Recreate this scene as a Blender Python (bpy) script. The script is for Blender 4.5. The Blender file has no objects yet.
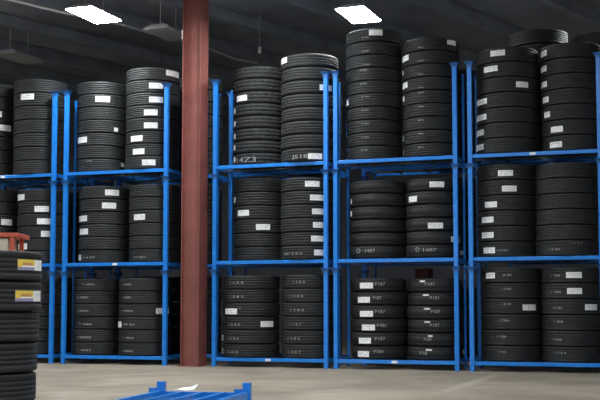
import bpy, bmesh, math, random
from mathutils import Vector, Matrix
random.seed(11)
S = bpy.context.scene
COL = S.collection

# ------------------------------------------------------------------ survey of the photograph
FL, CY, HZ, CAMH = 1100.0, 231.0, 307.0, 1.165       # focal length (px), principal row, horizon row, eye height
TH = math.atan((HZ-CY)/FL)
n_ = math.hypot(3250, 1105)
EU = (3250/n_, -1105/n_)                              # along the rack row
EV = (1105/n_, 3250/n_)                               # into the rack row
YAW = math.atan2(EU[1], EU[0])
def ray(px, py):
    x, y = px-300, CY-py
    return (x, FL*math.cos(TH)-y*math.sin(TH), FL*math.sin(TH)+y*math.cos(TH))
_r = ray(470, 371.3); _t = 20.1/_r[1]
O = (_r[0]*_t, 20.1)
def un(px, py, v):                                    # where a sight line meets the upright plane v behind the rack front
    r = ray(px, py)
    t = (O[0]*EV[0]+O[1]*EV[1]+v)/(r[0]*EV[0]+r[1]*EV[1])
    X, Y, Z = r[0]*t, r[1]*t, CAMH+r[2]*t
    return (X-O[0])*EU[0]+(Y-O[1])*EU[1], Z
def W(u, v, z=0.0):
    return (O[0]+u*EU[0]+v*EV[0], O[1]+u*EU[1]+v*EV[1], z)

# ------------------------------------------------------------------ materials
def mat(name, col, rough=.6, metal=0, emit=None, strength=0, noise=0, nscale=8, bump=0, spec=.5):
    m = bpy.data.materials.new(name); m.use_nodes = True
    nt = m.node_tree; b = nt.nodes['Principled BSDF']
    b.inputs['Base Color'].default_value = (*col, 1)
    b.inputs['Roughness'].default_value = rough
    b.inputs['Metallic'].default_value = metal
    b.inputs['Specular IOR Level'].default_value = spec
    if emit:
        b.inputs['Emission Color'].default_value = (*emit, 1)
        b.inputs['Emission Strength'].default_value = strength
    if noise or bump:
        tc = nt.nodes.new('ShaderNodeTexCoord')
        n = nt.nodes.new('ShaderNodeTexNoise'); n.inputs['Scale'].default_value = nscale
        n.inputs['Detail'].default_value = 6
        nt.links.new(tc.outputs['Object'], n.inputs['Vector'])
        if noise:
            r = nt.nodes.new('ShaderNodeValToRGB')
            r.color_ramp.elements[0].position = .3; r.color_ramp.elements[1].position = .7
            r.color_ramp.elements[0].color = (*[c*(1-noise) for c in col], 1)
            r.color_ramp.elements[1].color = (*[min(1, c*(1+noise)) for c in col], 1)
            nt.links.new(n.outputs['Fac'], r.inputs['Fac'])
            nt.links.new(r.outputs['Color'], b.inputs['Base Color'])
        if bump:
            bp = nt.nodes.new('ShaderNodeBump'); bp.inputs['Strength'].default_value = bump
            bp.inputs['Distance'].default_value = .01
            nt.links.new(n.outputs['Fac'], bp.inputs['Height'])
            nt.links.new(bp.outputs['Normal'], b.inputs['Normal'])
    return m
RUB = mat('tyre_rubber', (.0195, .0215, .0225), .66, noise=.25, nscale=9, bump=.1)
RUB2 = mat('tyre_rubber_worn', (.019, .0205, .021), .75, noise=.2, nscale=30, bump=.3)
RUBS = mat('tyre_rubber_smooth', (.0115, .0125, .013), .7, noise=.15, nscale=5)
BLUE = mat('blue_painted_steel', (.014, .235, .80), .30, noise=.12, nscale=14)
BLUED = mat('blue_steel_scuffed', (.02, .14, .45), .45, noise=.2, nscale=20)
SHADEST = mat('shade_darkened_deck_steel', (.05, .055, .065), .55, noise=.2)  # deck steel coloured dark to stand in for shade under the shelves
PAPER = mat('white_label_paper', (.93, .94, .93), .7)
PRINT = mat('grey_label_print', (.62, .64, .66), .7)
YEL = mat('yellow_label_print', (.82, .62, .10), .6)
ORG = mat('orange_label_print', (.62, .32, .10), .6)
VIO = mat('violet_label_print', (.33, .31, .52), .6)
CHALK = mat('white_chalk', (.36, .37, .37), .9)
REDP = mat('red_oxide_column_paint', (.255, .080, .066), .55, noise=.16, nscale=3, bump=.05)
ORANGE = mat('orange_red_paint', (.55, .11, .06), .45)
CREAM = mat('cream_panel', (.60, .55, .45), .6, noise=.05)
GREY = mat('grey_fixture_steel', (.62, .64, .64), .5)
CEIL = mat('dark_ceiling_deck', (.31, .345, .41), .85, noise=.3, nscale=.45)
JOIST = mat('grey_purlin_steel', (.30, .33, .38), .7, noise=.2, nscale=2)
WALL = mat('dark_wall_cladding', (.15, .16, .185), .8, noise=.25, nscale=.5)
WALLP = mat('pale_painted_wall', (.38, .38, .37), .8, noise=.05, nscale=.5)
PIPE = mat('galvanised_conduit', (.62, .62, .62), .5, metal=0)
LAMP = mat('lamp_diffuser', (1, 1, 1), .4, emit=(.95, .985, 1.0), strength=56)
MAROON = mat('dark_red_crate_board', (.16, .035, .03), .6, noise=.1)

def floor_mat():
    m = bpy.data.materials.new('polished_concrete'); m.use_nodes = True
    nt = m.node_tree; N = nt.nodes; L = nt.links; b = N['Principled BSDF']
    tc = N.new('ShaderNodeTexCoord')
    def noise(scale, det, dist=0, vec=None):
        n = N.new('ShaderNodeTexNoise'); n.inputs['Scale'].default_value = scale
        n.inputs['Detail'].default_value = det; n.inputs['Distortion'].default_value = dist
        L.new(vec or tc.outputs['Object'], n.inputs['Vector']); return n
    n1 = noise(.55, 6, .6)
    r1 = N.new('ShaderNodeValToRGB')
    r1.color_ramp.elements[0].position = .32; r1.color_ramp.elements[0].color = (.285, .245, .19, 1)
    r1.color_ramp.elements[1].position = .68; r1.color_ramp.elements[1].color = (.48, .415, .325, 1)
    L.new(n1.outputs['Fac'], r1.inputs['Fac'])
    mp = N.new('ShaderNodeMapping'); mp.inputs['Scale'].default_value = (1.2, 5, 1)
    mp.inputs['Rotation'].default_value = (0, 0, .35)
    L.new(tc.outputs['Object'], mp.inputs['Vector'])
    n2 = noise(1.0, 8, 1.5, mp.outputs['Vector'])
    r2 = N.new('ShaderNodeValToRGB')
    r2.color_ramp.elements[0].position = .35; r2.color_ramp.elements[0].color = (.80, .80, .80, 1)
    r2.color_ramp.elements[1].position = .75; r2.color_ramp.elements[1].color = (1.12, 1.12, 1.12, 1)
    L.new(n2.outputs['Fac'], r2.inputs['Fac'])
    mx = N.new('ShaderNodeMix'); mx.data_type = 'RGBA'; mx.blend_type = 'MULTIPLY'; mx.inputs[0].default_value = .9
    L.new(r1.outputs['Color'], mx.inputs[6]); L.new(r2.outputs['Color'], mx.inputs[7])
    # thin dark tyre scuffs
    n3 = noise(.8, 3, 3.0, mp.outputs['Vector'])
    r3 = N.new('ShaderNodeValToRGB'); e = r3.color_ramp.elements
    e[0].position = .485; e[0].color = (1, 1, 1, 1); e[1].position = .515; e[1].color = (1, 1, 1, 1)
    k = e.new(.5); k.color = (.72, .71, .69, 1)
    L.new(n3.outputs['Fac'], r3.inputs['Fac'])
    m2 = N.new('ShaderNodeMix'); m2.data_type = 'RGBA'; m2.blend_type = 'MULTIPLY'; m2.inputs[0].default_value = .7
    L.new(mx.outputs[2], m2.inputs[6]); L.new(r3.outputs['Color'], m2.inputs[7])
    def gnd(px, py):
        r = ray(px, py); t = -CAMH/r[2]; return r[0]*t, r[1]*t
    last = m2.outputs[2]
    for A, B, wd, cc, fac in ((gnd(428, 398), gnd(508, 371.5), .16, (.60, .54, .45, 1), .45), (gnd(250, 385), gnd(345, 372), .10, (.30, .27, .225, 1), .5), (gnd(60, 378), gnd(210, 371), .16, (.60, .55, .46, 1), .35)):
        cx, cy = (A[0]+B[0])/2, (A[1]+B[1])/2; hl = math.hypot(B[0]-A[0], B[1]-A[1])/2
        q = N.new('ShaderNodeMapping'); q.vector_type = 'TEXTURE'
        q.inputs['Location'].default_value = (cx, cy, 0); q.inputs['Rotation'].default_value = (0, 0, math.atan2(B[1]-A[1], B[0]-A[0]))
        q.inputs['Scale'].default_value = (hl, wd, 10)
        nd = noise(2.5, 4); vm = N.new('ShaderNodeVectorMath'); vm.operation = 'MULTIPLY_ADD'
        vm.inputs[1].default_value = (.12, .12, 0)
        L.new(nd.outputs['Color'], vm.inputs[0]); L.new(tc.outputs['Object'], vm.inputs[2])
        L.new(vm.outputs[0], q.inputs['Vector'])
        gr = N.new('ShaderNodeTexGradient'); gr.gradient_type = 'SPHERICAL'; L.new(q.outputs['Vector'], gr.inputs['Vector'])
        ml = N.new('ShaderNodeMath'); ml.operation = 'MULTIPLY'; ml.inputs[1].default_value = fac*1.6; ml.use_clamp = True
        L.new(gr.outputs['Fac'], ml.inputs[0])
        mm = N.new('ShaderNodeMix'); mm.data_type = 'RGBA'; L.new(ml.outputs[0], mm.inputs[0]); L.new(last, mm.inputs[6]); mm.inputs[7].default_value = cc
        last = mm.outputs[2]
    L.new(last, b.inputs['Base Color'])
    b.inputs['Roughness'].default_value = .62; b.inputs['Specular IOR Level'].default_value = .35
    return m
FLOOR = floor_mat()

# ------------------------------------------------------------------ mesh helpers
def mesh_from(bm, name, mats, smooth=False):
    bmesh.ops.recalc_face_normals(bm, faces=bm.faces[:])
    me = bpy.data.meshes.new(name); bm.to_mesh(me); bm.free()
    for m in (mats if isinstance(mats, (list, tuple)) else [mats]): me.materials.append(m)
    if smooth:
        for p in me.polygons: p.use_smooth = True
    return me
def link(name, data, parent=None, loc=(0, 0, 0), rz=0):
    o = bpy.data.objects.new(name, data); COL.objects.link(o)
    o.parent = parent; o.location = loc; o.rotation_euler = (0, 0, rz); return o
def tag(o, label=None, cat=None, group=None, kind=None):
    if label: o['label'] = label
    if cat: o['category'] = cat
    if group: o['group'] = group
    if kind: o['kind'] = kind
    return o
def box(bm, x0, x1, y0, y1, z0, z1, bev=0, mi=0):
    r = bmesh.ops.create_cube(bm, size=1)
    vs = r['verts']
    bmesh.ops.scale(bm, vec=(x1-x0, y1-y0, z1-z0), verts=vs)
    bmesh.ops.translate(bm, vec=((x0+x1)/2, (y0+y1)/2, (z0+z1)/2), verts=vs)
    fs = set(f for v in vs for f in v.link_faces)
    for f in fs: f.material_index = mi
    if bev:
        es = list(set(e for v in vs for e in v.link_edges))
        bmesh.ops.bevel(bm, geom=es, offset=bev, segments=2, affect='EDGES', profile=.5)
def boxobj(name, mats, parent, *b, bev=0):
    bm = bmesh.new(); box(bm, *b, bev=bev); return link(name, mesh_from(bm, name, mats), parent)
def lathe(prof, seg, closed=True, mod=None):
    bm = bmesh.new(); rings = []
    for i in range(seg):
        a = 2*math.pi*i/seg; row = []
        for j, (r, z) in enumerate(prof):
            rr = r + (mod(i, j) if mod else 0)
            row.append(bm.verts.new((rr*math.cos(a), rr*math.sin(a), z)))
        rings.append(row)
    m = len(prof)
    for i in range(seg):
        A, B = rings[i], rings[(i+1) % seg]
        for j in range(m if closed else m-1):
            k = (j+1) % m
            bm.faces.new((A[j], B[j], B[k], A[k]))
    return bm
def tube(bm, a, b, r, seg=8):
    a = Vector(a); b = Vector(b); d = b-a
    res = bmesh.ops.create_cone(bm, cap_ends=True, segments=seg, radius1=r, radius2=r, depth=d.length)
    q = Vector((0, 0, 1)).rotation_difference(d)
    bmesh.ops.rotate(bm, verts=res['verts'], cent=(0, 0, 0), matrix=q.to_matrix())
    bmesh.ops.translate(bm, verts=res['verts'], vec=(a+b)/2)

# ------------------------------------------------------------------ tyres
def tyre_mesh(R, Hh, kind):
    z = []
    if kind == 'rib':      grooves = [.22, .40, .60, .78]; sh, gd, gw = .020, .013, .010
    elif kind == 'fine':   grooves = [.20, .34, .48, .62, .78]; sh, gd, gw = .014, .010, .008
    elif kind == 'lug':    grooves = [.36, .64]; sh, gd, gw = .036, .010, .007
    elif kind == 'block':  grooves = [.30, .50, .70]; sh, gd, gw = .040, .008, .006
    elif kind == 'near':   grooves = [.26, .42, .58, .74]; sh, gd, gw = .016, .004, .004
    else:                  grooves = [.24, .76]; sh, gd, gw = .034, .004, .006
    left = [(R-.195, .040), (R-.205, .022), (R-.185, .006), (R-.120, .001), (R-.085, .000), (R-.075, .003), (R-.055, .004), (R-.032, .005+sh*.12), (R-.014, .005+sh*.42), (R-.004, .004+sh*.85)]
    notch_rows = set()
    prof = list(left)
    prof.append((R-.001, sh+.014))
    for g in grooves:
        zc = Hh*g
        prof += [(R, zc-gw), (R-gd, zc-gw*.6), (R-gd, zc+gw*.6), (R, zc+gw)]
    prof.append((R-.001, Hh-sh-.014))
    prof += [(r, Hh-zz) for r, zz in reversed(left)]
    prof += [(R-.150, Hh-.045), (R-.110, Hh*.62), (R-.105, Hh*.5), (R-.110, Hh*.38), (R-.150, .045)]
    n = len(left)
    top = n+1+4*len(grooves)
    def mod(i, j):
        if kind == 'lug':
            if j in (n-3, n-2, n-1, n, n+1) and i % 4 == 0: return -.018
            if j in (top-1, top, top+1, top+2, top+3) and i % 4 == 2: return -.018
        elif kind == 'block':
            if n+1 < j < top and i % 5 == (0 if j < (n+top)/2 else 2): return -.009
        elif kind in ('rib', 'fine'):
            if j in (n-1, n, top, top+1) and i % 2 == 0: return -.004
        return 0
    seg = 100 if kind in ('lug', 'block') else 72
    me = mesh_from(lathe(prof, seg, True, mod), 'truck_tyre', {'lug': RUB2, 'block': RUB2, 'plain': RUBS, 'near': RUBS}.get(kind, RUB))
    for p in me.polygons: p.use_smooth = True
    return me
# camera-independent once built: where on a round tyre a mark seen in the photo sits
def hit_angle(cx, cy, R, px, py):
    r = ray(px, py); l = math.hypot(r[0], r[1]); dx, dy = r[0]/l, r[1]/l
    b = cx*dx+cy*dy
    q = cx*dx+cy*dy; d2 = cx*cx+cy*cy-q*q
    if d2 >= (R*.998)**2:
        s = 1 if (dx*cy-dy*cx) < 0 else -1
        px_, py_ = q*dx-cx, q*dy-cy
        return math.atan2(py_, px_)
    t = q-math.sqrt(R*R-d2)
    return math.atan2(t*dy-cy, t*dx-cx)
def patch(R, a0, a1, z0, z1, style='white'):
    if a1 < a0: a1 += 2*math.pi
    if a1-a0 > math.pi: a0 += 2*math.pi; a0, a1 = a1, a0
    nx, nz = (14, 7)
    bm = bmesh.new(); g = []
    for layer in (R+.0015, R+.004):
        g.append([[bm.verts.new((layer*math.cos(a0+(a1-a0)*i/nx), layer*math.sin(a0+(a1-a0)*i/nx), z0+(z1-z0)*j/nz)) for j in range(nz+1)] for i in range(nx+1)])
    rnd = random.Random(int(a0*1000))
    for i in range(nx):
        for j in range(nz):
            f = bm.faces.new((g[1][i][j], g[1][i+1][j], g[1][i+1][j+1], g[1][i][j+1]))
            if style == 'white':
                if 0 < i < nx-1 and j in (2, 4, 5) and rnd.random() < .42: f.material_index = 1
            else:
                if i < 8:
                    if j <= 1: f.material_index = 4
                    elif i < 1 or j in (1, 5, 6): f.material_index = 2
                    elif i < 8 and j in (3, 4): f.material_index = 3 if i in (2, 3, 4, 5, 6) else 2
                    else: f.material_index = 2 if i < 2 else 0
                elif j in (2, 4) and 9 < i < 13 and rnd.random() < .5: f.material_index = 1
            bm.faces.new((g[0][i][j], g[0][i][j+1], g[0][i+1][j+1], g[0][i+1][j]))
    for i in range(nx):
        bm.faces.new((g[0][i][0], g[0][i+1][0], g[1][i+1][0], g[1][i][0]))
        bm.faces.new((g[0][i][nz], g[1][i][nz], g[1][i+1][nz], g[0][i+1][nz]))
    for j in range(nz):
        bm.faces.new((g[0][0][j], g[1][0][j], g[1][0][j+1], g[0][0][j+1]))
        bm.faces.new((g[0][nx][j], g[0][nx][j+1], g[1][nx][j+1], g[1][nx][j]))
    return mesh_from(bm, 'paper_label', [PAPER, PRINT, YEL, ORG, VIO])
_tc = {}
def text_mesh(s):
    if s in _tc: return _tc[s]
    if s == '^':                       # outlined arrow pointing up
        pts = [(-.5, .45), (0, 1), (.5, .45), (.25, .45), (.25, 0), (-.25, 0), (-.25, .45)]
        vs, fs = [], []
        for i in range(len(pts)):
            a = Vector(pts[i]); b = Vector(pts[(i+1) % len(pts)]); d = (b-a).normalized()*.05; nrm = Vector((-d.y, d.x))
            k = len(vs); vs += [a-d-nrm, b+d-nrm, b+d+nrm, a-d+nrm]; fs.append((k, k+1, k+2, k+3))
        vs = [(v.x+.5, v.y) for v in vs]
    else:
        cu = bpy.data.curves.new('t', 'FONT'); cu.body = s; cu.size = 1.35; cu.offset = 0; cu.resolution_u = 2
        o = bpy.data.objects.new('t', cu); COL.objects.link(o)
        dg = bpy.context.evaluated_depsgraph_get(); me = bpy.data.meshes.new_from_object(o.evaluated_get(dg))
        vs = [(v.co.x, v.co.y) for v in me.vertices]; fs = [tuple(p.vertices) for p in me.polygons]
        bpy.data.objects.remove(o); bpy.data.curves.remove(cu); bpy.data.meshes.remove(me)
    _tc[s] = (vs, fs); return _tc[s]
def chalk(R, a0, a1, z0, z1, s):
    if a1 < a0: a1 += 2*math.pi
    if a1-a0 > math.pi: a0 += 2*math.pi; a0, a1 = a1, a0
    vs, fs = text_mesh(s); x0 = min(v[0] for v in vs); x1 = max(v[0] for v in vs); y0 = min(v[1] for v in vs); y1 = max(v[1] for v in vs)
    me = bpy.data.meshes.new('chalk_mark')
    out = []
    for x, y in vs:
        a = a0+(a1-a0)*(x-x0)/(x1-x0); z = z0+(z1-z0)*(y-y0)/(y1-y0)
        out.append(((R+.003)*math.cos(a), (R+.003)*math.sin(a), z))
    me.from_pydata(out, [], fs); me.materials.append(CHALK); me.update()
    return me

ORD = ['top', 'second', 'third', 'fourth', 'fifth', 'sixth', 'seventh', 'eighth', 'ninth', 'tenth']
TIER = ['bottom', 'middle', 'top']
RK = {1: 'leftmost rack', 2: 'rack left of column', 3: 'rack right of column', 4: 'second rack from right', 5: 'rightmost rack'}
PITCH, DECK = 1.89, .186
meshes = {}
LAB_DEPTH = .50
def build_stack(cx, cy, z0, R, Hh, n, kind, labels, marks, where, group, vfront=None, style='white', lean=None):
    """one stack of n tyres; labels (xl, xr, y[, h]) and chalk marks (xl, xr, y, text[, h]) are placed on the tyre they belong to"""
    key = (round(R, 3), round(Hh, 4), kind)
    if key not in meshes: meshes[key] = tyre_mesh(R, Hh, kind)
    dist = math.hypot(cx, cy)
    per = {i: [] for i in range(n)}
    def zof(px, py):
        a = hit_angle(cx, cy, R, px, py); hx, hy = cx+R*math.cos(a), cy+R*math.sin(a)
        r = ray(px, py); t = math.hypot(hx, hy)/math.hypot(r[0], r[1]); return CAMH+r[2]*t
    for L_ in labels:
        z = zof((L_[0]+L_[1])/2, L_[2]); i = min(n-1, max(0, int((z0+n*Hh-z)/Hh))); per[i].append(('L', L_, z))
    for M in marks:
        z = zof((M[0]+M[1])/2, M[2]); i = min(n-1, max(0, int((z0+n*Hh-z)/Hh))); per[i].append(('M', M, z))
    for i in range(n):
        zb = z0+(n-1-i)*Hh
        jx, jy = random.uniform(-.009, .009), random.uniform(-.009, .009)
        if lean: jx = lean[i]
        rot = random.uniform(0, 6.28)
        o = link('truck_tyre', meshes[key], None, (cx+jx, cy+jy, zb), rot)
        what = ''
        for k, D, z in per[i]:
            a0 = hit_angle(cx+jx, cy+jy, R, D[0], D[2]); a1 = hit_angle(cx+jx, cy+jy, R, D[1], D[2])
            h = (D[3] if k == 'L' and len(D) > 3 else (D[4] if k == 'M' and len(D) > 4 else (5.6 if k == 'L' else 2.5)))
            hh = h*dist/FL
            if k == 'L' and hh > .03: zl = max(z-zb-hh/2, .035); zl = min(zl, Hh-.035-hh)
            else: zl = min(max(z-zb-hh/2, .03), Hh-.03-hh)
            if k == 'L':
                c = link('paper_label', patch(R, a0-rot, a1-rot, zl, zl+hh, style), o)
                what = 'with white label'
            else:
                c = link('chalk_mark', chalk(R, a0-rot, a1-rot, zl, zl+hh, D[3]), o)
                what = what or 'with chalk mark'
        if style != 'white': what = 'with yellow label' if what else ''
        od = ORD[i] if i < n-1 or n == 1 else 'lowest'
        tag(o, ' '.join(('%s black tyre %s, %s' % (od if i in (0, n-1) else od+'-down', what, where)).replace(' ,', ',').split()), 'tyre', group)
    return z0+n*Hh

VC = .50
QUEUE = []
def shelf_stack(bay, tier, side, *a, **k): QUEUE.append((bay, tier, side, a, k))
def locate(xl, xr, ytop, ybot, v):
    xc, ym = (xl+xr)/2, (ytop+(ybot or ytop+80))/2
    u, _ = un(xc, ym, v); cx, cy, _z = W(u, v)
    D = (xr-xl)/FL*(cy*math.cos(TH)+(_-CAMH)*math.sin(TH))*math.cos(math.atan((xc-300)/FL))
    return u, cx, cy, min(max(D/2, .50), .572)
def build_queue():
    for bay, tier, side, a, k in QUEUE:
        v = VC; other = [q for q in QUEUE if q[0] == bay and q[1] == tier and q[2] != side]
        if other:
            q = other[0]; front = (side == 'right') if (bay, tier) != (4, 2) else (side == 'left')
            for dv in [x*.01 for x in range(0, 45)]:
                vv = {True: VC-dv*.3, False: VC+dv*.7}
                A = locate(a[0], a[1], a[2], k.get('ybot'), vv[front]); B = locate(q[3][0], q[3][1], q[3][2], q[4].get('ybot'), vv[not front])
                if math.hypot(A[1]-B[1], A[2]-B[2]) > A[3]+B[3]+.022: break
            v = vv[front]
        place_stack(bay, tier, side, v, *a, **k)
def place_stack(bay, tier, side, VC, xl, xr, ytop, n, kind, labels=(), marks=(), ybot=None):
    zb = tier*PITCH+DECK
    ym = (ytop+(ybot or ytop+80))/2
    xc = (xl+xr)/2
    u, cx, cy, R = locate(xl, xr, ytop, ybot, VC)
    # height of the stack from its crest
    r = ray(xc, ytop); t = (math.hypot(cx, cy)-R+.05)/math.hypot(r[0], r[1]); zt = CAMH+r[2]*t
    Hh = (zt-zb)/n
    if tier < 2: Hh = min(Hh, 1.72/n)
    print('STACK', bay, tier, side, 'u %.2f' % u, 'R %.3f v %.2f' % (R, VC), 'H %.3f' % Hh)
    build_stack(cx, cy, zb, R, Hh, n, kind, labels, marks,
                '%s stack, %s tier, %s' % (side, TIER[tier], RK[bay]), 'tyres stacked in the blue racks')

PX = lambda pairs, s: [(a, b, y, s) for a, b, y in pairs]
# rack 1 (partly off the left edge)
shelf_stack(1, 2, 'left', -28, 16, 83, 7, 'fine', [(-10, 2, 113), (-3, 11, 125)], ybot=172)
shelf_stack(1, 2, 'right', 12.5, 69, 79, 7, 'fine', [(21, 34, 96)], ybot=172)
shelf_stack(1, 1, 'left', -26, 20, 189, 6, 'fine', [(1, 12, 223.5)], ybot=262)
shelf_stack(1, 1, 'right', 17.5, 71, 189, 6, 'fine', [(18, 24.5, 197.5), (34.5, 49, 210.5), (37, 50.5, 223.5), (41, 52, 235.3), (18.5, 27, 246.5)], ybot=262)
shelf_stack(1, 0, 'right', 13, 66, 280, 6, 'fine', ybot=355)
# rack 2
shelf_stack(2, 2, 'left', 77, 127, 81.5, 7, 'fine', [(95.4, 110, 99), (78, 87, 139.8), (114, 118, 133, 4), (121, 125.5, 165, 4)],
            [(72, 76, 1, 'l')][:0] + [(86, 92, 161, '1448', 1.5)], ybot=171)
shelf_stack(2, 2, 'right', 126, 180, 67.5, 8, 'fine', [(166, 178.6, 73.6), (149, 163, 85.6), (149, 163, 99.6), (144, 157.6, 112.4), (144, 157.6, 125.4), (131, 142.6, 138.4), (133, 144.5, 151.4), (142, 155.4, 162.4)], ybot=170)
shelf_stack(2, 1, 'left', 79, 130, 186, 6, 'fine', [(105, 119, 192.6), (102, 116, 205.6), (79.3, 87, 218.5), (80, 88, 231.6), (78, 81, 257.6)], [(82, 95, 257.5, '14 8 87', 2)], ybot=262)
shelf_stack(2, 1, 'right', 129, 182, 184, 6, 'fine', [(134, 145, 217)], [(134, 146, 257, '14 886', 2)], ybot=262)
shelf_stack(2, 0, 'left', 72.5, 121, 278.5, 6, 'fine', [], [(83, 95, 284.4, '1 4886', 2), (78, 88.6, 297.4, '1 4882', 2), (78, 88.6, 310.8, '14886', 2), (80, 92, 324.2, '1 4886', 2), (78, 91, 337.4, '14890', 2.4), (78, 91, 350, '1 4885', 2)], ybot=357)
shelf_stack(2, 0, 'right', 118.5, 172, 278, 6, 'fine', [(156, 168.5, 311), (118.3, 121.6, 324.4)], [(123, 132, 284.4, '14886', 2), (123, 131, 297.4, '14880', 2), (122, 133, 310.8, '1 4886', 2), (121, 135, 324.4, '1 48 86', 2), (123, 134, 338, '1 4885', 2), (123, 133, 351, '14886', 2)], ybot=358)
# rack 3
shelf_stack(3, 2, 'left', 233.5, 287, 66, 8, 'lug', [(237, 247, 98)] + [(233.8, 235.6, y, 5) for y in (111.4, 124, 136.4, 148, 160)], [(237, 256, 159.6, '14Z3', 5)], ybot=165)
shelf_stack(3, 2, 'right', 281, 338.5, 53, 8, 'block', [(281.6, 287, 60.6), (319.6, 331.6, 87.6), (308, 322, 156.4)], [(292, 307.5, 157, 'J518', 5)], ybot=164)
shelf_stack(3, 1, 'left', 233.5, 286, 178, 6, 'rib', [(233.8, 235.6, 200), (238, 249, 213), (256, 270, 227)], ybot=260)
shelf_stack(3, 1, 'right', 280.5, 335, 177, 6, 'rib', [(305, 319.4, 183.8), (310, 324, 197.6), (312, 326, 211.5), (313, 327, 225), (311, 326, 238.6), (314, 327, 252.6)], [(284, 302, 253.6, 'AB1 5 8 0', 2.4)], ybot=260)
shelf_stack(3, 0, 'left', 221, 281, 275.5, 6, 'rib', [(225.4, 237, 311.4), (260.6, 273, 324), (220.8, 223.4, 337.4), (220.8, 223.2, 350.6)],
            [(230, 243.6, 282.6, '1 5 8 8'), (230, 243.6, 296.6, '1 5 8 9'), (238.5, 241, 308, '*', 2), (229, 240, 324.6, '1 5 8 8'), (228, 238.6, 338.4, '1 5 8 8'), (225.5, 238, 352, '1 5 8 8')], ybot=359)
shelf_stack(3, 0, 'right', 281, 336, 274.5, 6, 'rib', [], [(293, 305, 282, '1 3 8 8'), (291, 303, 296, '1 5 8 0'), (290.6, 304, 310, '1 3 8 8'), (290, 301.4, 324.4, '1 1 8 7'), (288, 300, 338.6, '1 3 8 5'), (289, 301, 352, '1 3 8 7')], ybot=359)
# rack 4
shelf_stack(4, 2, 'left', 346, 401.5, 28.5, 10, 'rib', [(369, 382.5, 32.5), (346, 348.6, 103)], [(362+dx, 369+dx, y, '8 86', 1.5) for dx, y in ((0, 37.5), (0, 51), (1, 64.5), (-2, 69.5), (-2, 83.5), (0, 96.5), (0, 110), (0, 123.5), (0, 137), (-1, 150))], ybot=160)
shelf_stack(4, 2, 'right', 403, 459.5, 37, 9, 'rib', [(447, 455.5, 42.5, 4.5), (402, 408.7, 57.5), (402, 403.5, 73), (402, 407.6, 85.7), (402, 404.5, 99.7), (402, 403.4, 139), (402, 403.8, 153)], [(418, 424, y, '86', 1.5) for y in (47, 60.5, 74, 89, 92.5, 106.5, 120, 133.5, 147)], ybot=158)
shelf_stack(4, 1, 'left', 350, 407, 180, 6, 'plain', [(350.8, 352, 201.5, 5), (350.8, 352, 214, 5)], [(356, 361, 250.5, '^', 5), (365, 375, 250.5, '1487', 3.4)], ybot=259)
shelf_stack(4, 1, 'right', 406, 460, 177.5, 6, 'plain', [(429.5, 444, 184.3), (409, 417, 199), (428, 443, 225.6), (451, 459.5, 239.5)], [(415, 420, 249.3, '^', 5), (423, 436.5, 249.8, '1487', 3.0)], ybot=258)
shelf_stack(4, 0, 'left', 351, 407, 278, 6, 'plain', [(360, 373, 285.6), (358, 370, 299.8), (360, 373, 313.9), (362, 375, 327.5), (359, 371, 340.7), (358, 369, 354)],
            [(375, 385, 284, 'P1B7', 3.0), (373, 381.5, 297.8, 'P187', 3.0), (375, 385, 311.5, 'P1B7', 3.0), (377, 386.5, 325.3, 'P4B1', 3.0), (375, 385, 338.6, 'P187', 3.0), (374, 383.5, 351.5, 'P1B4', 3.0)], ybot=360)
shelf_stack(4, 0, 'right', 407.5, 463, 278.5, 6, 'plain', [(420, 425, 281.3, 1.6), (423, 429, 295, 1.6), (424, 430, 308.8, 1.6), (424.5, 430, 322, 1.6), (428, 432.5, 336, 1.6), (426, 432, 350, 1.6)],
            [(425, 435, 284, 'P187', 3.1), (430, 439, 297.8, 'P181', 3.1), (431, 440, 311.5, 'P187', 3.1), (430, 439.5, 325, 'P187', 3.1), (424, 432, 339.3, 'P187', 3.1), (420, 427, 353, 'P18', 3.1)], ybot=361)
# rack 5
shelf_stack(5, 2, 'left', 476, 539, 46.5, 7, 'fine', [(490.5, 505, 53), (484, 497.6, 69), (516, 528, 84.6), (477.4, 487, 101.7), (477, 486.4, 117.5), (476.7, 484, 132.8), (476.7, 483.7, 147.4)], ybot=155)
shelf_stack(5, 2, 'right', 540.5, 601, 42, 7, 'fine', [(541, 546.7, 53.5), (541, 546.5, 69), (541.5, 547, 84.5), (543, 548.7, 99.8), (544.4, 550, 114.8), (551, 563, 129.2), (550, 562, 144.5)], ybot=152)
shelf_stack(5, 1, 'left', 477, 536, 164, 6, 'fine', [(498, 513, 173), (502, 516.7, 188.5), (485, 497, 204.5), (482, 493.6, 219.8), (482, 493.6, 235.2), (483.7, 495, 250.4)], [(497.5, 508, 250.3, '14782', 2)], ybot=258)
shelf_stack(5, 1, 'right', 536, 598, 162, 6, 'fine', [], [(550, 560, 249.3, '14 80', 2), (571, 582, 243, '1 5 8 8', 1.4)], ybot=257)
shelf_stack(5, 0, 'left', 481, 541, 267, 6, 'fine', [(486, 495, 275.6), (522.6, 535.5, 307.5)], [(503, 511.5, 275, '8 88', 2), (502, 511, 289, '1788', 2), (502, 511, 304, '1 8 88', 2), (500, 509, 320.5, '1788', 2), (497, 506, 336.5, '1 788', 2), (498, 506, 352, '17 81', 2)], ybot=361)
shelf_stack(5, 0, 'right', 541.5, 602, 267, 6, 'fine', [(566, 581.7, 275), (567, 582, 291), (585, 597, 307.2)], [(551, 560, 275.6, '1 788', 2), (551, 561, 292, '1 788', 2), (553, 562, 308, '17 80', 2), (554, 563, 321.6, '1 788', 2), (553, 562, 339.6, '1788', 2), (555, 566, 353, '1 7 8 8', 2)], ybot=361)

build_queue()
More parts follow.
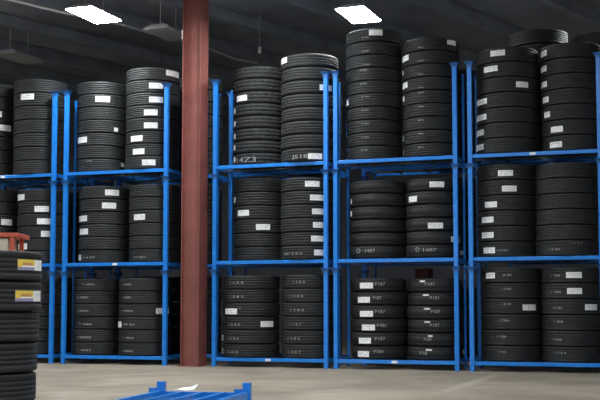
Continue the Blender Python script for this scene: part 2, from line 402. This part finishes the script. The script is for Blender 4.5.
# ------------------------------------------------------------------ stacking rack units
BW, BD, PW = 2.305, .86, .084
def frame_parts(w, d, post_h, root, lite=False, slats=3):
    me_post = bmesh.new(); box(me_post, -PW/2, PW/2, -PW/2, PW/2, .0, post_h, bev=.008)
    me_post = mesh_from(me_post, 'post', BLUE)
    bm = bmesh.new(); box(bm, -.022, .022, -.022, .022, .0, post_h-.005, bev=.004); me_rear = mesh_from(bm, 'post', BLUE)
    bm = bmesh.new()                                   # flared locating cup on the post head
    hz = [(-.052, -.050), (.004, -.050), (.058, -.095), (.064, -.095)]
    def ring(h, z): return [bm.verts.new((sx*h, sy*h, z)) for sx, sy in ((-1, -1), (1, -1), (1, 1), (-1, 1))]
    prof = [(.047, -.05), (.052, -.05), (.053, -.012), (.092, .035), (.088, .037), (.049, -.008)]
    rs = [ring(h, z) for h, z in prof]
    for a in range(len(rs)):
        b = (a+1) % len(rs)
        for k in range(4): bm.faces.new((rs[a][k], rs[a][(k+1) % 4], rs[b][(k+1) % 4], rs[b][k]))
    me_cup = mesh_from(bm, 'cup', BLUED)
    for sx in (0, 1):
        for sy in (0, 1):
            p = link('post', me_rear if sy else me_post, root, (sx*w, sy*d, 0))
            if not lite and not sy: link('cup', me_cup, p, (0, 0, post_h-.012))
    h = PW/2
    for y in (0, d):
        boxobj('end_beam' if lite else 'long_beam', BLUE, root, h, w-h, y-.03, y+.03, .112, .180, bev=.006)
    for x in (0, w):
        boxobj('side_beam', BLUE, root, x-.03, x+.03, h, d-h, .112, .180, bev=.006)
    for k in range(slats):
        x = w*(k+1)/(slats+1)
        boxobj('deck_slat', SHADEST, root, x-.025, x+.025, .03, d-.03, .140, .181, bev=.004)
    boxobj('deck_rail', SHADEST, root, .03, w-.03, d*.5-.02, d*.5+.02, .112, .139, bev=.004)

proto = link('stacking_rack', None)
frame_parts(BW, BD, 1.878, proto)
used = []
def copy_rack(x, y, z, label, group, tagpx=None):
    if not used: r = proto; used.append(1)
    else:
        r = proto.copy(); COL.objects.link(r)
        for ch in [c for c in proto.children if not c.name.startswith('identification_tag')]:
            c = ch.copy(); COL.objects.link(c); c.parent = r
            if ch.name.startswith('post'): c.rotation_euler.z = random.uniform(-.05, .05)
            for g in ch.children:
                e = g.copy(); COL.objects.link(e); e.parent = c
    r.location = (x, y, z); r.rotation_euler = (0, 0, YAW)
    tag(r, label, 'rack', group)
    return r
BAY_U = {1: -10.93, 2: None, 3: None, 4: None, 5: None}
def footu(px, py=368): return un(px, py, 0)[0]
BAY_U[1] = footu(51, 363)-BW; BAY_U[2] = footu(63.2, 364); BAY_U[3] = footu(213.3, 366.5)+.02
BAY_U[4] = footu(336.3, 369); BAY_U[5] = footu(472.6, 371.5)
print('BAYU', BAY_U)
WHERE = {1: 'of leftmost rack, cut by photo edge', 2: 'of rack just left of red column', 3: 'of rack just right of red column', 4: 'of second rack from right', 5: 'of rightmost rack'}
tags = {(1, 2): 4, (2, 1): 115.5, (3, 0): 268.5, (4, 0): 395, (5, 2): 533}
for b in range(1, 6):
    for t in range(3):
        x, y, _ = W(BAY_U[b], 0)
        r = copy_rack(x, y, t*PITCH, 'blue steel stacking frame, %s tier %s' % (TIER[t], WHERE[b]), 'front row of blue stacking racks')
        if (b, t) in tags:
            u = un(tags[(b, t)], 360-t*100, 0)[0]-BAY_U[b]
            bm = bmesh.new(); box(bm, u-.055, u+.055, -.033, -.0305, .122, .168)
            q = link('identification_tag', mesh_from(bm, 'identification_tag', PAPER), r); tag(q, 'small white tag')
# back row, standing close behind
BV = 1.30
BACK_U = {1: BAY_U[1]+.2, 2: un(216.5, 200, BV)[0]-BW, 3: un(231, 200, BV)[0], 4: BAY_U[4]+.2, 5: .58}
BWHERE = {1: 'behind leftmost rack', 2: 'behind rack left of red column', 3: 'behind rack right of red column', 4: 'behind second rack from right', 5: 'behind rightmost rack'}
for b in range(1, 6):
    for t in range(3):
        x, y, _ = W(BACK_U[b], BV)
        copy_rack(x, y, t*PITCH, 'back-row blue steel frame, %s tier, %s' % (TIER[t], BWHERE[b]), 'back row of blue stacking racks')
def back_stack(b, side, tier, n, kind='fine', Hh=.272, labels=(), R=.52, u=None):
    u = u or BACK_U[b] + (.57 if side == 'left' else BW-.57)
    cx, cy, _ = W(u, BV+.5)
    build_stack(cx, cy, tier*PITCH+DECK, R, Hh, n, kind, labels, (), 'back-row %s stack, %s tier, %s' % (side, TIER[tier], BWHERE[b].replace('red ', '')), 'back row tyres behind the front racks')
for tier in range(3):
    k = 6 if tier < 2 else 7
    back_stack(2, 'right', tier, 6 if tier < 2 else 8, Hh=.272 if tier < 2 else (un(205, 77, BV+.1)[1]-2*PITCH-DECK)/8, u=un(198.5, 150, BV+.5)[0])
    back_stack(3, 'right', tier, k, labels=[(329.3, 333.7, 282, 4)] if tier == 0 else ())
    back_stack(4, 'right', tier, 5 if tier == 0 else k, labels=[(460, 464.5, 352, 4)] if tier == 0 else ([(459.5, 465, 252.7, 4)] if tier == 1 else ()))
    if tier < 2: back_stack(1, 'right', tier, k)
    if tier == 0:
        for b in (2, 4, 5): back_stack(b, 'left', 0, 5 if b == 4 else 6, u=un(198.5, 150, BV+.5)[0]-1.1 if b == 2 else None)
        back_stack(5, 'right', 0, 6)
back_stack(5, 'left', 2, 9, Hh=(un(539, 29, BV)[1]-2*PITCH-DECK)/9, R=.566, kind='fine', u=un(538.8, 40, BV+.5)[0])
back_stack(5, 'right', 2, 9, Hh=(un(598, 31.5, BV)[1]-2*PITCH-DECK)/9, R=.55, kind='fine')
# dark red crate on the back-row rack, seen under the second shelf
cu = un(423, 268, BV+.4)[0]
cz = CAMH+.02
x, y, _ = W(cu, BV+.5)
cr = link('storage_crate', None, None, (x, y, DECK+5*.272+.001), YAW)
tag(cr, 'small dark red crate on back-row tyres, glimpsed under middle shelf of second rack from right', 'crate')
boxobj('crate_body', MAROON, cr, -.14, .14, -.2, .2, 0, .36, bev=.01)
boxobj('crate_lid', MAROON, cr, -.15, .15, -.21, .21, .362, .39, bev=.006)

# ------------------------------------------------------------------ red steel column in the gap
ua = un(180.2, 366, -.20)[0]; ub = un(198.4, 366, -.20)[0]
CT = 7.45
col = link('steel_column', None, None, W(ua, -.20), YAW)
tag(col, 'tall dark red steel H column standing between the blue racks', 'column')
w = ub-ua; cd = .40
bm = bmesh.new(); box(bm, 0, .016, 0, cd, .012, CT, bev=.002); link('flange', mesh_from(bm, 'flange', REDP), col)
bm = bmesh.new(); box(bm, w-.016, w, 0, cd, .012, CT, bev=.002); link('flange', mesh_from(bm, 'flange', REDP), col)
bm = bmesh.new(); box(bm, .0165, w-.0165, .085, .100, .012, CT); link('web', mesh_from(bm, 'web', REDP), col)
boxobj('base_plate', REDP, col, -.03, w+.03, -.03, cd+.03, 0, .0115)
z33 = un(182, 34, -.2)[1]
boxobj('junction_box', PAPER, col, -.045, -.001, .05, .12, z33-.09, z33+.09, bev=.004)

# ------------------------------------------------------------------ near stack at left
fx = ray(-14, 300); sc = 10.38/(fx[1])
FS = (fx[0]*sc, 10.38)
build_stack(FS[0], FS[1], 0.0, .520, .2805, 6, 'near', [(17.6, 41.0, 265, 10), (15.2, 40.0, 296, 10)], [], 'near floor stack at left edge', 'tyres stacked on the floor in front', style='colour', lean=[-.006, -.012, -.030, -.042, -.048, -.066])

# ------------------------------------------------------------------ red framed cart behind it
def atY(px, py, Y):
    r = ray(px, py); t = Y/r[1]; return r[0]*t, CAMH+r[2]*t
x1, zt = atY(19.5, 233, 14.2)
cart = link('steel_cart', None, None, (x1, 14.2, 0), 0)
tag(cart, 'orange red steel cart with cream panel rising behind near tyre stack', 'cart')
boxobj('top_rail', ORANGE, cart, -1.1, 0, -.05, .55, zt-.055, zt, bev=.01)
legx = atY(12.5, 240, 14.2)[0]-x1
for lx in (legx, -1.0):
    for ly in (-.01, .47):
        boxobj('leg', ORANGE, cart, lx-.028, lx+.028, ly-.025, ly+.025, 0.0, zt-.0555, bev=.006)
px_ = atY(8, 244, 14.2)[0]-x1
boxobj('side_panel', CREAM, cart, -.965, px_, .0, .44, .25, zt-.065, bev=.01)
boxobj('deck', ORANGE, cart, -1.08, legx+.07, -.04, .5, .18, .245, bev=.006)

# ------------------------------------------------------------------ empty frame on the floor
def gp(px, py, z):
    r = ray(px, py); t = (z-CAMH)/r[2]; return r[0]*t, r[1]*t
lx, ly = gp(161.5, 381.3, .29); rx, ry = gp(247, 381, .29)
ry_ = ry
print('FLOORFRAME', lx, ly, rx, ry)
ang = math.atan2(ry-ly, rx-lx); fw = math.hypot(rx-lx, ry-ly)
ang = math.radians(-13)
for _k in range(400):
    fw = .7+_k*.002
    xx, yy = lx+fw*math.cos(ang), ly+fw*math.sin(ang)
    if 300+FL*xx/(yy*math.cos(TH)+(.29-CAMH)*math.sin(TH)) >= 247: break

emp = link('stacking_rack', None, None, (0, 0, 0), ang)
# origin at the near-left corner; far short side carries the two stubs the photo shows
flen = 2.7
ex, ey = math.cos(ang), math.sin(ang)
emp.location = (lx+ey*flen, ly-ex*flen, 0)
tag(emp, 'empty low blue frame lying on the open concrete floor in front', 'rack')
bm = bmesh.new(); box(bm, -.045, .045, -.045, .045, 0, .29, bev=.006); me_st = mesh_from(bm, 'corner_post', BLUE)
for sx in (0, fw):
    for sy in (0, flen):
        link('corner_post', me_st, emp, (sx, sy, 0))
bm = bmesh.new(); box(bm, -.045, .045, -.03, .03, 0, .215, bev=.005); me_f = mesh_from(bm, 'locating_block', BLUE)
link('locating_block', me_f, emp, (-.105, flen, 0)); link('locating_block', me_f, emp, (fw-.105, flen+.0, 0))
for y in (0, flen):
    boxobj('end_beam', BLUE, emp, .046, fw-.152, y-.025, y+.025, .10, .175, bev=.005)
for x in (0, fw):
    boxobj('side_rail', BLUE, emp, x-.028, x+.028, .046, flen-.046, .085, .185, bev=.005)
for k in range(3):
    x = fw*(k+1)/4
    boxobj('deck_bar', BLUE, emp, x-.024, x+.024, .026, flen-.026, .120, .180, bev=.004)
boxobj('cross_bar', BLUE, emp, .029, fw-.029, 1.0, 1.05, .085, .119, bev=.003)
pxm, pym = gp(184, 390, .182)
pp = bmesh.new(); N_ = 6; g = [[pp.verts.new((i/N_*.24, j/3*.17+i*.01, .006*math.sin(i*1.3)+.018*j*(i/N_))) for j in range(4)] for i in range(N_+1)]
for i in range(N_):
    for j in range(3): pp.faces.new((g[i][j], g[i+1][j], g[i+1][j+1], g[i][j+1]))
pm = mesh_from(pp, 'paper_sheet', PAPER); ps = link('paper_sheet', pm, None, (pxm-.12, pym-.08, .186), ang)
md = ps.modifiers.new('t', 'SOLIDIFY'); md.thickness = .003
tag(ps, 'creased white paper sheet lying on the empty blue floor frame', 'paper')

# ------------------------------------------------------------------ room shell
def plane_box(name, x0, x1, y0, y1, z0, z1, m):
    o = boxobj(name, m, None, x0, x1, y0, y1, z0, z1); o['kind'] = 'structure'; return o
RX0, RX1, RY0, RY1, RZ = -16, 18, -12, 38, 7.9
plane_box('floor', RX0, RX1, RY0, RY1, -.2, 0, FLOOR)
plane_box('ceiling', RX0, RX1, RY0, RY1, RZ, RZ+.2, CEIL)
plane_box('wall_back', RX0, RX1, RY1, RY1+.2, 0, RZ, WALL)
plane_box('wall_front', RX0, RX1, RY0-.2, RY0, 0, RZ, WALLP)
bm = bmesh.new()
for y0, y1, z0, z1 in ((RY0, -10.5, 0, RZ), (-4.5, RY1, 0, RZ), (-10.5, -4.5, 4.6, RZ)): box(bm, RX0-.2, RX0, y0, y1, z0, z1)  # door-sized opening added in this unseen wall, letting in sky for fill and highlights
link('wall_left', mesh_from(bm, 'wall_left', WALLP))['kind'] = 'structure'
plane_box('wall_right', RX1, RX1+.2, RY0, RY1, 0, RZ, WALLP)
# ceiling purlins running the way the photo's pale bands run
JD = Vector((.64, .768, 0)); JN = Vector((JD.y, -JD.x, 0))
jn = 0
for k in range(-9, 12):
    c0 = Vector((-1, 22, 0)) + JN*(k*2.1)
    # clip to room
    ts = []
    lo, hi = -60, 60
    for a, b0, b1, d in ((c0.x, RX0+.1, RX1-.1, JD.x), (c0.y, RY0+.1, RY1-.1, JD.y)):
        t0, t1 = sorted(((b0-a)/d, (b1-a)/d)); lo, hi = max(lo, t0), min(hi, t1)
    if hi-lo < 4: continue
    jn += 1
    p = c0+JD*lo; Ln = hi-lo
    bm = bmesh.new()
    box(bm, 0, Ln, -.10, .10, 7.60, 7.61); box(bm, 0, Ln, -.005, .005, 7.611, 7.88); box(bm, 0, Ln, -.10, .10, 7.881, 7.895)
    o = link('trim_%d' % jn, mesh_from(bm, 'purlin', JOIST), None, (p.x, p.y, 0), math.atan2(JD.y, JD.x)); o['kind'] = 'structure'

# ------------------------------------------------------------------ lamps
LZ = 7.0
def lamp_at(px, py):
    r = ray(px, py); t = (LZ-CAMH)/r[2]; return r[0]*t, r[1]*t
def fixture(x, y, label, lit=True, sx=.62, sy=1.18, rz=None):
    t = link('ceiling_lamp', None, None, (x, y, LZ), YAW*1.1 if rz is None else rz)
    tag(t, label, 'lamp', 'lit ceiling lamps' if lit else 'unlit ceiling lamps')
    bm = bmesh.new()
    z = .03
    a = [(-sx/2, -sy/2), (sx/2, -sy/2), (sx/2, sy/2), (-sx/2, sy/2)]
    b = [(p[0]*.55, p[1]*.8) for p in a]
    A = [bm.verts.new((*p, .004)) for p in a]; B = [bm.verts.new((*p, .10)) for p in b]
    for k in range(4): bm.faces.new((A[k], A[(k+1) % 4], B[(k+1) % 4], B[k]))
    bm.faces.new(B); bm.faces.new(A[::-1])
    link('housing', mesh_from(bm, 'housing', GREY), t)
    boxobj('diffuser', LAMP if lit else GREY, t, -sx/2+.02, sx/2-.02, -sy/2+.02, sy/2-.02, -.012, .003)
    for s in (-1, 1):
        bm = bmesh.new(); tube(bm, (0, s*sy*.3, .10), (0, s*sy*.3, RZ-LZ-.002), .006, 6); link('hanger_wire', mesh_from(bm, 'hanger_wire', PIPE), t)
    return t
x, y = lamp_at(94, 15); fixture(x, y, 'bright lit panel lamp hanging at upper left above the racks'); print('LAMP', x, y)
x, y = lamp_at(358.5, 15); fixture(x, y, 'bright lit panel lamp hanging above the tallest tyre stack'); print('LAMP', x, y)
x, y = lamp_at(247, -16); fixture(x, y, 'lit panel lamp just above the top edge, right of column')
x, y = lamp_at(19, 58); fixture(x, y, 'switched-off grey panel lamp at far left above leftmost rack', lit=False)
x, y = lamp_at(168, 34); fixture(x, y, 'switched-off grey panel lamp beside left side of red column', lit=False)
x, y = lamp_at(622, 15); fixture(x, y, 'lit panel lamp above the right end of the racks, out of frame')
x, y = lamp_at(-170, 15); fixture(x, y, 'lit panel lamp above the left end of the racks, out of frame')
hall = [(-10, 14.5), (-4.5, 14.5), (1.5, 14.0), (-8, 8), (-1.5, 8), (4.5, 8), (-5, 1.5), (1.5, 1.5), (8, 1.5), (-2, -5), (5, -5)]
for i, (x, y) in enumerate(hall):
    fixture(x, y, 'lit panel lamp over the open hall floor in front of the racks')
# ------------------------------------------------------------------ conduit under the purlins
pts = [(-40, -12), (10, 0), (60, 12), (124, 25), (150, 33), (182, 39), (212, 50), (235, 59), (257, 63)]
bm = bmesh.new(); P = []
for px, py in pts:
    r = ray(px, py); t = (7.35-CAMH)/r[2]; P.append((r[0]*t, r[1]*t, 7.35))
for a, b in zip(P, P[1:]): tube(bm, a, b, .028, 8)
cn = link('electrical_conduit', mesh_from(bm, 'electrical_conduit', PIPE), None)
tag(cn, 'thin pale cable run under the dark ceiling passing the red column', 'cable')

r = ray(259.5, 50); t = 25.0/r[1]
det = link('hanging_sensor', None, None, (r[0]*t, 25.0, CAMH+r[2]*t), 0)
tag(det, 'tiny white sensor hanging from the dark ceiling right of the column', 'sensor')
boxobj('sensor_body', PAPER, det, -.035, .035, -.03, .03, -.07, .07, bev=.008)
bm = bmesh.new(); tube(bm, (0, 0, .0705), (0, 0, RZ-(CAMH+r[2]*t)-.002), .006, 6); link('hanger_wire', mesh_from(bm, 'hanger_wire', PIPE), det)
# ------------------------------------------------------------------ world, camera
w = bpy.data.worlds.new('World'); S.world = w; w.use_nodes = True
w.node_tree.nodes['Background'].inputs['Color'].default_value = (.5, .55, .6, 1)
w.node_tree.nodes['Background'].inputs['Strength'].default_value = 9
cam = bpy.data.cameras.new('camera'); co = bpy.data.objects.new('camera', cam); COL.objects.link(co)
cam.sensor_width = 36; cam.sensor_fit = 'HORIZONTAL'; cam.lens = 36*FL/600; cam.shift_y = (CY-200)/600
cam.clip_end = 200
co.location = (0, 0, CAMH); co.rotation_euler = (math.pi/2+TH, 0, 0)
S.camera = co
S.view_settings.view_transform = 'Standard'; S.view_settings.look = 'None'
S.view_settings.exposure = 0.55; S.view_settings.gamma = 1
S.view_settings.use_curve_mapping = False
